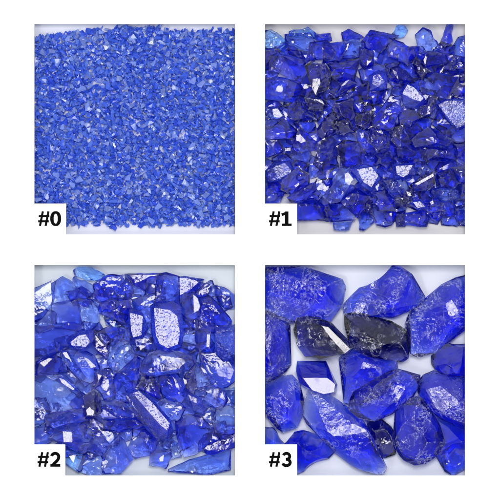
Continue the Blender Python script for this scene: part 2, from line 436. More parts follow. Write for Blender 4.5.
    if bad: print('OPEN MESH', bad, len(bm.verts), cx, cy, [tuple(round(c*1000,1) for c in e.verts[0].co) for e in bm.edges if not e.is_manifold][:3], [len(e.link_faces) for e in bm.edges if not e.is_manifold][:5])
    return bm, cx, cy

def place_chunk(name, cat, group, label, poly, z0, h, mat, seed, floor, **kw):
    rng = random.Random(seed)
    kk = int(group.split('#')[1][0]); ex = OPEN[kk]
    if min(p[0] for p in poly) < ex[0] + 1 or max(p[0] for p in poly) > ex[2] - 1 or min(p[1] for p in poly) < ex[1] + 1 or max(p[1] for p in poly) > ex[3] - 1:
        h = min(h, (Z_MAT - floor) / S - 2.6 - z0)    # runs under the board: must fit beneath it
        if h < 5: z0 -= 5 - h; h = 5
        kw['zcap'] = (Z_MAT - floor) / S - 1.7 - z0
    bm, cx, cy = chunk_mesh(poly, h, rng, **kw)
    me = bpy.data.meshes.new(name); bm.to_mesh(me); bm.free()
    me.materials.append(M[mat])
    me.shade_smooth(); me.set_sharp_from_angle(angle=math.radians(16))
    o = link(bpy.data.objects.new(name, me)); o.location = P(cx, cy, floor + z0 * S)
    o['label'] = label; o['category'] = cat; o['group'] = group
    return o
def pct(k, poly):
    x0, y0, x1, y1 = OPEN[k]
    cx = sum(p[0] for p in poly) / len(poly); cy = sum(p[1] for p in poly) / len(poly)
    cx = min(max(cx, x0), x1); cy = min(max(cy, y0), y1)
    return round((cx - x0) / (x1 - x0) * 100), round((cy - y0) / (y1 - y0) * 100)
used_labels = set()
def lab(look, k, poly):
    a, b = pct(k, poly)
    while True:
        s = f'{look}, {a}% across and {b}% down the #{k} square'
        if s not in used_labels: break
        a += 1
    assert len(s.replace('%', '').split()) <= 16, s
    used_labels.add(s); return s
def clip_ok(poly, k, m=11.5):
    """no stone reaches farther than m beyond its opening (the tray rim stands there)"""
    x0, y0, x1, y1 = OPEN[k]
    return [(min(max(x, x0 - m), x1 + m), min(max(y, y0 - m), y1 + m)) for x, y in poly]

# ---- square #3: big slag stones ------------------------------------------
ST3 = [
 ('large rounded blue glass stone filling the top left corner of the #3 square', [(254,274),(268,268),(304,267),(322,271),(342,280),(345,287),(342,305),(330,321),(312,324),(290,322),(266,312),(254,308)], 2, 25, 'rock', {}),
 ('streaky upright blue glass stone on the left edge below the top left stone', [(254,316),(268,312),(282,318),(290,325),(293,345),(291,365),(284,374),(272,383),(262,387),(254,380)], 0, 20, 'rockv', {}),
 ('glossy dark glass stone with a pinkish curved highlight near the upper left', [(297,319),(305,317),(318,318),(332,324),(345,335),(354,347),(347,354),(330,356),(315,360),(306,357),(298,346),(294,330)], 6, 20, 'dark', dict(shine=[(322,326),(328,327),(336,335),(350,349),(345,353),(337,345),(330,337)])),
 ('bright teal tinged blue glass stone at the top centre of the #3 square', [(344,305),(352,296),(366,284),(378,272),(392,266),(400,267),(412,275),(420,287),(425,297),(424,303),(410,311),(395,317),(378,319),(360,316),(346,316)], 2, 24, 'rock', {}),
 ('dark navy glass stone crossed by white veins, below the teal tinged stone', [(345,315),(358,313),(375,316),(392,322),(406,330),(409,345),(408,358),(403,362),(385,358),(370,357),(357,350),(350,343),(346,328)], 6, 21, 'dark', dict(vein=1)),
 ('large blue glass stone with fan shaped ripples on the upper right edge', [(411,312),(420,305),(432,297),(442,286),(455,279),(472,275),(476,285),(476,322),(465,329),(448,341),(436,352),(420,357),(412,354),(408,340),(407,322)], 2, 25, 'rock', dict(shine=[(446,303),(452,300),(458,310),(456,319),(448,314)], ripple=.5)),
 ('dark rimmed blue glass stone halfway down the right edge of the #3 square', [(432,358),(436,348),(446,343),(465,340),(476,342),(476,376),(465,379),(450,378),(438,372),(433,365)], 3, 21, 'deep', {}),
 ('blue glass stone lying behind others at the centre of the #3 square', [(340,360),(346,352),(355,348),(370,356),(397,361),(398,374),(385,392),(360,405),(345,403),(338,385)], 0, 18, 'rock', {}),
 ('rounded blue glass stone with a pale chipped ring, right of centre', [(350,402),(355,392),(372,383),(385,374),(398,370),(412,374),(420,376),(418,388),(412,400),(400,408),(392,415),(375,421),(360,418),(350,410)], 7, 20, 'rock', {}),
 ('small dark blue glass stone with pinkish white lower facet left of centre', [(298,362),(312,360),(326,362),(331,370),(337,385),(336,393),(325,396),(312,392),(300,384),(297,372)], 3, 19, 'deep', dict(shine=[(303,378),(310,382),(318,384),(327,378),(335,384),(334,392),(324,394),(312,390)])),
 ('rough blue glass stone on the left edge above the hidden corner piece', [(254,392),(265,386),(280,378),(292,376),(300,385),(304,402),(303,415),(297,428),(283,433),(275,427),(265,413),(256,402)], 2, 22, 'rock', {}),
 ('thin blue sliver of glass showing just above the #3 card', [(255,428),(274,429),(284,444),(284,450),(256,450)], 0, 11, 'mid', {}),
 ('wedge shaped deep blue glass stone right of the #3 card', [(282,436),(296,431),(310,430),(325,437),(337,450),(325,463),(310,468),(297,475),(295,460),(285,446)], 0, 21, 'mid', {}),
 ('long pointed blue glass crystal lying diagonally with a white facet', [(310,388),(318,392),(335,399),(350,410),(362,420),(370,432),(380,455),(386,467),(382,475),(365,471),(352,466),(335,453),(320,436),(308,425),(303,415),(306,400)], 6, 24, 'rock', dict(shine=[(327,431),(340,433),(354,424),(366,430),(371,440),(362,446),(352,442),(345,444),(336,438)], long=1)),
 ('small dark glass stone between the long crystal and bottom centre stone', [(368,423),(382,420),(392,428),(398,440),(396,455),(385,459),(376,455),(370,440)], 0, 16, 'deep', dict(vein=1)),
 ('upright dark blue glass stone with veined ridge at the bottom centre', [(397,404),(404,403),(412,400),(419,397),(425,402),(430,416),(440,425),(446,443),(438,455),(425,464),(415,465),(404,460),(398,452),(394,440),(395,420)], 5, 22, 'rockv', {}),
 ('large frosty blue glass stone on the right edge below the middle', [(417,385),(425,376),(436,371),(450,377),(465,379),(476,381),(476,425),(465,430),(452,425),(438,417),(430,410),(421,398)], 4, 24, 'rockv', dict(shine=[(426,390),(440,386),(458,400),(468,422),(452,418),(436,408)])),
 ('blue glass stone in the bottom right corner of the #3 square', [(438,420),(452,424),(465,430),(476,432),(476,465),(465,471),(454,476),(446,472),(442,460),(434,452),(440,440),(436,428)], 0, 19, 'mid', {}),
]
M['darkv'] = glass_mat('veined_navy_glass', (0, .05, .80), 520, haze=.005, vein=1.0, vscale=60, bump=.3)
for i, (lb, poly, z0, h, mat, kw) in enumerate(ST3):
    kw = dict(kw); vein = kw.pop('vein', 0); kw.pop('long', 0)
    if vein: mat = 'darkv'
    if len(poly) > 8 and i not in (13,):              # keep only the sharper corners: broken, not rounded
        n = len(poly)
        sharp = sorted(range(n), key=lambda k: (Vector(poly[k]) - Vector(poly[k - 1])).normalized().dot((Vector(poly[(k + 1) % n]) - Vector(poly[k])).normalized()))
        keep = sorted(sharp[:max(8, n - 2)]); poly = [poly[k] for k in keep]
    a = dict(gz=(.1, .5), rimk=.68, inset=.62, topz=(.5, 1.05), topn=5, scoops=16, cuts=6, depth=.2, smin=.6, smax=1.6, target=1.1, limit=22000, ripple=.2, grit=.22, tilt=.25, grow=1.04)
    a.update(kw)
    place_chunk('glass_stone', 'glass stone', 'large blue glass stones of the #3 square', lb, clip_ok(poly, 3), z0, h, mat, 100 + i, FLOOR_Z[3], **a)

def fr(ox, oy, pts, s=6.25): return [(ox + x / s, oy + y / s) for x, y in pts]
TX = {'A': (0, 0), 'B': (65, 0), 'C': (130, 0), 'D': (0, 70), 'E': (65, 70), 'F': (130, 70), 'G': (0, 140), 'H': (65, 140), 'I': (130, 140)}

# ---- square #2: broken shards --------------------------------------------
SH2 = [  # tile, outline, layer, material, look, extra
('A',[(-30,200),(60,165),(130,135),(155,150),(150,260),(110,310),(70,365),(40,385),(-30,385)],0,'light','pale blue flat shard against the left edge',{}),
('A',[(130,150),(200,105),(250,130),(300,190),(280,240),(200,268),(140,268)],1,'light','mid blue rounded shard',{}),
('A',[(133,275),(200,260),(290,250),(310,300),(320,400),(345,445),(250,425),(130,425)],0,'mid','deep blue upright panel shard',{}),
('A',[(290,240),(380,250),(430,300),(437,370),(400,420),(350,452),(320,400),(300,310)],1,'light','smooth bright blue oval shard',{}),
('A',[(268,65),(290,45),(370,45),(430,65),(462,95),(455,115),(400,130),(330,125),(280,100)],0,'pale','palest blue shard above the heap',{}),
('A',[(265,100),(330,125),(395,160),(402,250),(340,230),(300,190),(265,140)],0,'light','curved pale edged shard',{}),
('B',[(-8,150),(30,120),(80,92),(180,98),(225,140),(238,200),(215,245),(140,248),(70,240),(20,260),(-8,230)],1,'deep','dark chunky shard with chipped left rim',dict(grit=.6)),
('B',[(185,88),(230,93),(340,88),(412,83),(425,120),(405,200),(350,215),(300,182),(250,165),(225,140)],0,'deep','dark shard forming the top of the heap',{}),
(None,[(154,305),(157,275),(166,273),(179,277),(181,300),(180,314),(166,318)],1,'mid','upright smooth blue shard',{}),
(None,[(151,306),(160,302),(172,302),(181,308),(183,332),(181,346),(170,352),(158,349),(152,334)],3,'speck','shard with large speckled white patch',dict(shine=[(154,308),(160,311),(170,310),(177,316),(180,332),(178,344),(168,348),(160,344),(156,335)])),
('C',[(112,110),(150,103),(272,123),(245,162),(190,200),(150,218),(128,300),(115,250)],1,'speck','shard with mottled white top',dict(shine=[(122,115),(165,112),(245,135),(190,185),(150,200),(125,220)])),
('C',[(150,215),(210,198),(240,240),(262,290),(245,350),(200,385),(160,375),(132,330)],2,'mid','upright shard with white stripe',dict(shine=[(208,215),(235,240),(250,290),(242,315),(212,330)])),
('C',[(215,205),(300,128),(325,128),(337,160),(310,220),(250,250),(230,230)],1,'mid','small pointed shard at the top right',{}),
('C',[(343,158),(400,173),(460,208),(520,250),(500,305),(410,308),(370,270),(345,220)],0,'mid','leaf shaped shard at the right edge',{}),
('C',[(240,240),(310,225),(370,280),(410,340),(447,380),(442,420),(400,452),(300,455),(240,430),(250,350)],2,'deep','rough lumpy blue shard',dict(grit=.7)),
('F',[(340,-20),(500,-30),(500,100),(450,185),(400,202),(350,150)],3,'speck','shard with speckled white tongue',dict(shine=[(360,20),(440,12),(430,80),(395,155),(368,110),(357,60)])),
('F',[(228,-60),(340,-40),(352,60),(330,150),(240,142),(220,60)],2,'mid','upright blue shard with thin white bar',dict(shine=[(295,28),(312,28),(308,110),(290,105)])),
('B',[(28,270),(110,238),(217,250),(222,300),(190,400),(130,372),(60,340),(20,330)],2,'deep','dark smooth shard',{}),
('B',[(38,335),(80,358),(140,385),(165,415),(130,432),(90,418),(50,370)],0,'pale','lavender see-through sliver',{}),
('B',[(212,305),(290,325),(312,370),(332,430),(300,485),(230,492),(208,420)],3,'speck','shard with pinkish white upright patch',dict(shine=[(217,330),(300,350),(295,400),(290,470),(240,483),(226,440),(230,390)])),
('B',[(232,250),(330,238),(400,200),(418,260),(392,300),(368,310),(372,400),(330,420),(300,350),(240,300)],1,'mid','broad mid blue shard',{}),
('D',[(-40,-20),(130,-22),(262,-45),(332,-20),(262,60),(250,90),(180,110),(100,160),(40,212),(-40,205)],2,'mid','wide blue shard across the left edge',{}),
('D',[(228,60),(310,8),(402,-2),(422,40),(380,102),(320,122),(250,112)],3,'speck','shard with rough white patch',dict(shine=[(255,75),(310,30),(350,30),(375,70),(350,105),(260,95)])),
('D',[(188,140),(230,128),(270,108),(342,128),(402,168),(432,230),(422,300),(342,352),(300,302),(228,232)],2,'mid','slanting blue shard with short white bar',dict(shine=[(338,172),(362,182),(412,230),(380,238)])),
('D',[(196,130),(238,132),(275,210),(350,298),(335,315),(260,255),(206,195)],4,'light','narrow ribbed shard',dict(ripple=.3,shine=[(205,140),(230,138),(262,195),(240,205)])),
('D',[(38,210),(110,168),(172,162),(222,200),(242,262),(180,264),(100,268),(38,292)],3,'deep','dark shard with pale broken edge',dict(shine=[(60,205),(120,175),(140,180),(90,230)])),
('D',[(-40,320),(60,268),(180,262),(262,328),(302,380),(335,440),(302,500),(150,525),(60,492),(-40,455)],2,'light','large curved shard by the left edge',dict(ripple=.25)),
('D',[(176,293),(222,306),(294,368),(294,394),(240,364),(186,334)],4,'mid','narrow shard with white streak',dict(shine=[(184,298),(218,312),(280,368),(270,375),(200,330)])),
('G',[(-40,10),(90,-20),(122,60),(102,130),(40,182),(-40,205)],1,'light','pale shard low on the left edge',{}),
('G',[(-40,180),(100,148),(142,190),(125,270),(60,290),(-40,285)],0,'mid','blue shard just above the card',{}),
('G',[(118,240),(158,178),(240,148),(332,158),(394,208),(394,272),(332,334),(250,304),(196,274)],3,'mid','shard with rows of curved white ripples',dict(ripple=.75,scoops=14,shine=[(205,195),(262,200),(268,262),(212,262)])),
('G',[(88,100),(200,68),(332,58),(354,130),(272,152),(160,184),(108,164)],2,'mid','smooth blue shard',{}),
('G',[(205,290),(290,318),(342,350),(322,440),(300,455),(225,405),(200,340)],1,'pale','pale shard right of the card',dict(shine=[(240,350),(285,345),(270,395)])),
('G',[(328,340),(420,328),(462,380),(454,470),(380,480),(288,445),(320,400)],0,'light','light blue shard at the bottom edge',{}),
('G',[(378,240),(450,228),(505,290),(462,354),(400,334),(348,322)],2,'mid','blue shard',{}),
('H',[(150,228),(182,260),(233,375),(160,458),(60,462),(38,420),(52,350),(110,270)],2,'mid','kite shaped deep blue shard',{}),
('H',[(50,345),(78,290),(142,215),(135,245),(100,300),(65,360)],3,'pale','thin pale sliver',{}),
('H',[(198,290),(280,198),(352,176),(388,250),(372,342),(250,368),(218,342)],1,'mid','vivid blue block with straight white edge',{}),
('H',[(345,328),(400,308),(470,328),(484,360),(442,432),(390,428),(338,412),(348,370)],2,'mid','small faceted shard with white glints',dict(shine=[(400,360),(430,345),(425,385),(405,385)])),
(None,[(129,395),(136,390),(150,396),(169,419),(173,430),(166,441),(158,437),(140,414)],5,'speck','shard with long pinkish white bar',dict(shine=[(133,393),(139,391),(152,402),(170,423),(168,430),(161,425),(146,408)])),
('I',[(98,140),(170,93),(262,108),(332,190),(312,250),(282,300),(220,342),(150,358),(118,280),(103,200)],3,'deep','large dark blue shard',{}),
('I',[(268,300),(310,268),(400,258),(500,208),(500,290),(400,322),(330,348),(288,338)],2,'deep','dark oval shard by the right edge',{}),
('I',[(60,435),(180,380),(300,350),(432,308),(434,442),(300,473),(200,458),(55,452)],0,'light','long pale tipped shard along the bottom',{}),
('I',[(-4,258),(80,248),(112,280),(134,362),(70,372),(38,332)],1,'light','light blue shard',{}),
('I',[(328,130),(350,48),(432,38),(520,90),(520,200),(420,212),(350,202)],3,'light','blue shard with curved highlight at right edge',dict(shine=[(395,135),(450,130),(445,148),(400,150)])),
(None,[(140,372),(142,362),(150,353),(163,350),(180,352),(192,357),(195,364),(190,370),(175,373),(155,376),(143,376)],4,'mid','smooth long oval shard',{}),
('E',[(108,110),(150,58),(212,68),(254,150),(200,242),(120,274),(76,200)],3,'light','veined pale centred chunk',dict(grit=.6)),
('E',[(128,280),(200,238),(252,166),(290,190),(282,260),(232,400),(217,455),(130,444),(98,350)],2,'mid','large wedge shard with pale edges',{}),
('F',[(248,140),(300,178),(340,148),(452,188),(490,230),(490,300),(422,354),(350,374),(316,334),(266,260)],2,'mid','crescent shaped shard',{}),
('F',[(228,230),(260,205),(294,250),(346,320),(322,354),(238,370),(222,310)],4,'light','small glinting shard',dict(grit=.5,shine=[(258,232),(285,250),(292,272),(270,262)])),
('F',[(208,370),(330,338),(404,380),(424,440),(380,505),(280,464),(216,400)],3,'mid','broad blue shard',{}),
('F',[(158,390),(240,416),(296,470),(272,524),(216,504),(166,440)],5,'speck','small shard with white crumbs',dict(grit=.5,shine=[(178,402),(228,425),(232,458),(192,440)])),
('F',[(-6,280),(90,276),(164,330),(174,400),(130,454),(50,444),(-6,380)],3,'deep','dark rounded shard',{}),
('F',[(398,360),(500,366),(500,490),(430,445)],0,'pale','lavender shard at the right edge',{}),
('F',[(148,290),(212,228),(234,330),(202,404),(168,384)],4,'dark','dark shard with small white glint',dict(shine=[(145,300),(165,290),(168,330),(155,340)])),
('E',[(296,288),(370,298),(424,370),(414,444),(330,404),(266,372)],3,'dark','dark shard',{}),
('D',[(398,0),(470,18),(505,60),(484,182),(430,152),(388,92)],3,'dark','nearly black smooth shard',{}),
('E',[(-4,20),(90,-24),(184,-2),(172,62),(110,94),(48,92)],3,'deep','dark shard',{}),
('D',[(386,345),(418,265),(466,288),(444,344),(400,374)],5,'dark','tiny black glinting chip',dict(shine=[(422,275),(450,282),(430,315)])),
('G',[(333,-20),(400,-64),(444,-10),(444,90),(380,122),(338,112)],4,'dark','small dark block with white ring',dict(shine=[(352,62),(375,40),(405,70),(395,95),(360,92)])),
('H',[(-4,20),(130,-2),(284,56),(304,112),(200,124),(40,114),(-4,80)],3,'deep','streaky dark shard',dict(ripple=.3)),
('H',[(48,130),(160,106),(304,118),(334,162),(220,204),(120,204),(56,182)],2,'deep','dark flat shard',{}),
('H',[(196,-20),(280,-2),(384,118),(436,200),(392,254),(336,184),(256,112)],4,'deep','slanting dark shard beside the white bar',{}),
('H',[(408,0),(500,-12),(566,50),(524,134),(460,122),(396,50)],3,'mid','blue shard',{}),
('E',[(-6,250),(92,256),(134,400),(60,444),(-6,380)],3,'mid','blue shard',{}),
]
POLY2 = []
for i, (t, pts, layer, mat, look, kw) in enumerate(SH2):
    kw = dict(kw)
    if t:
        ox, oy = 30 + TX[t][0], 260 + TX[t][1]
        if t in 'GHI': oy = 400
        poly = fr(ox, oy, pts)
        if 'shine' in kw: kw['shine'] = fr(ox, oy, kw['shine'])
    else: poly = pts
    POLY2.append(poly); n = len(poly); cx = sum(p[0] for p in poly) / n; cy = sum(p[1] for p in poly) / n
    hh = 5.5 + (i * 37 % 10) * .28
    a = dict(cuts=3, inset=.86, taper=.9, scoops=10, depth=.22, target=1.2, limit=9000, grow=1.05, ripple=.06, grit=.25, tilt=.10)
    a.update(kw)
    place_chunk('glass_shard', 'glass shard', 'broken blue glass shards of the #2 square', lab(look, 2, poly), clip_ok(poly, 2), 1.0 + layer * 2.7, hh, mat, 300 + i, FLOOR_Z[2], **a)

# shards deeper in the heap, seen between and through the ones above
rg = random.Random(12)
def inside(x, y, poly):
    c = False; n = len(poly)
    for i in range(n):
        (x1, y1), (x2, y2) = poly[i], poly[i - 1]
        if (y1 > y) != (y2 > y) and x < (x2 - x1) * (y - y1) / (y2 - y1) + x1: c = not c
    return c
def gaps(polys, region, holes, step, rad, rng):
    grid = [(x, y) for x in range(36, 466, step) for y in range(26, 474, step) if inside(x, y, region) and not any(inside(x, y, h_) for h_ in holes)]
    open_ = [g for g in grid if not any(inside(g[0], g[1], p) for p in polys)]
    rng.shuffle(open_); out = []
    while open_:
        g = open_.pop(); out.append(g); open_ = [q for q in open_ if math.hypot(q[0] - g[0], q[1] - g[1]) > rad]
    return out
PAD = lambda x0, y0, x1, y1: [(x0, y0), (x1, y0), (x1, y1), (x0, y1)]
HOLE2 = [PAD(44, 306, 54, 328), PAD(94, 318, 108, 331), PAD(223, 309, 240, 329), PAD(135, 285, 150, 295), PAD(226, 379, 240, 392), PAD(34, 440, 68, 480)]
REG2 = [(34, 298), (60, 292), (95, 296), (118, 286), (196, 288), (218, 300), (235, 305), (235, 440), (205, 446), (120, 448), (70, 455), (34, 445)]
for i, (cx, cy) in enumerate(gaps(POLY2, REG2, HOLE2, 2, 13, rg)):
    R = rg.uniform(14, 19); n = 5; a0 = rg.random() * 6
    poly = clip_ok([(cx + R * rg.uniform(.7, 1.1) * math.cos(a0 + k * 6.283 / n), cy + R * rg.uniform(.55, .9) * math.sin(a0 + k * 6.283 / n)) for k in range(n)], 2)
    place_chunk('glass_shard', 'glass shard', 'broken blue glass shards of the #2 square', lab('half hidden blue shard', 2, poly), poly, 0, 4 + (i % 3) * .7, rg.choice(['mid', 'light', 'mid', 'deep']), 500 + i, FLOOR_Z[2],
                inset=.86, taper=.9, scoops=5, depth=.2, target=2, limit=4000, grit=.3, tilt=.1)

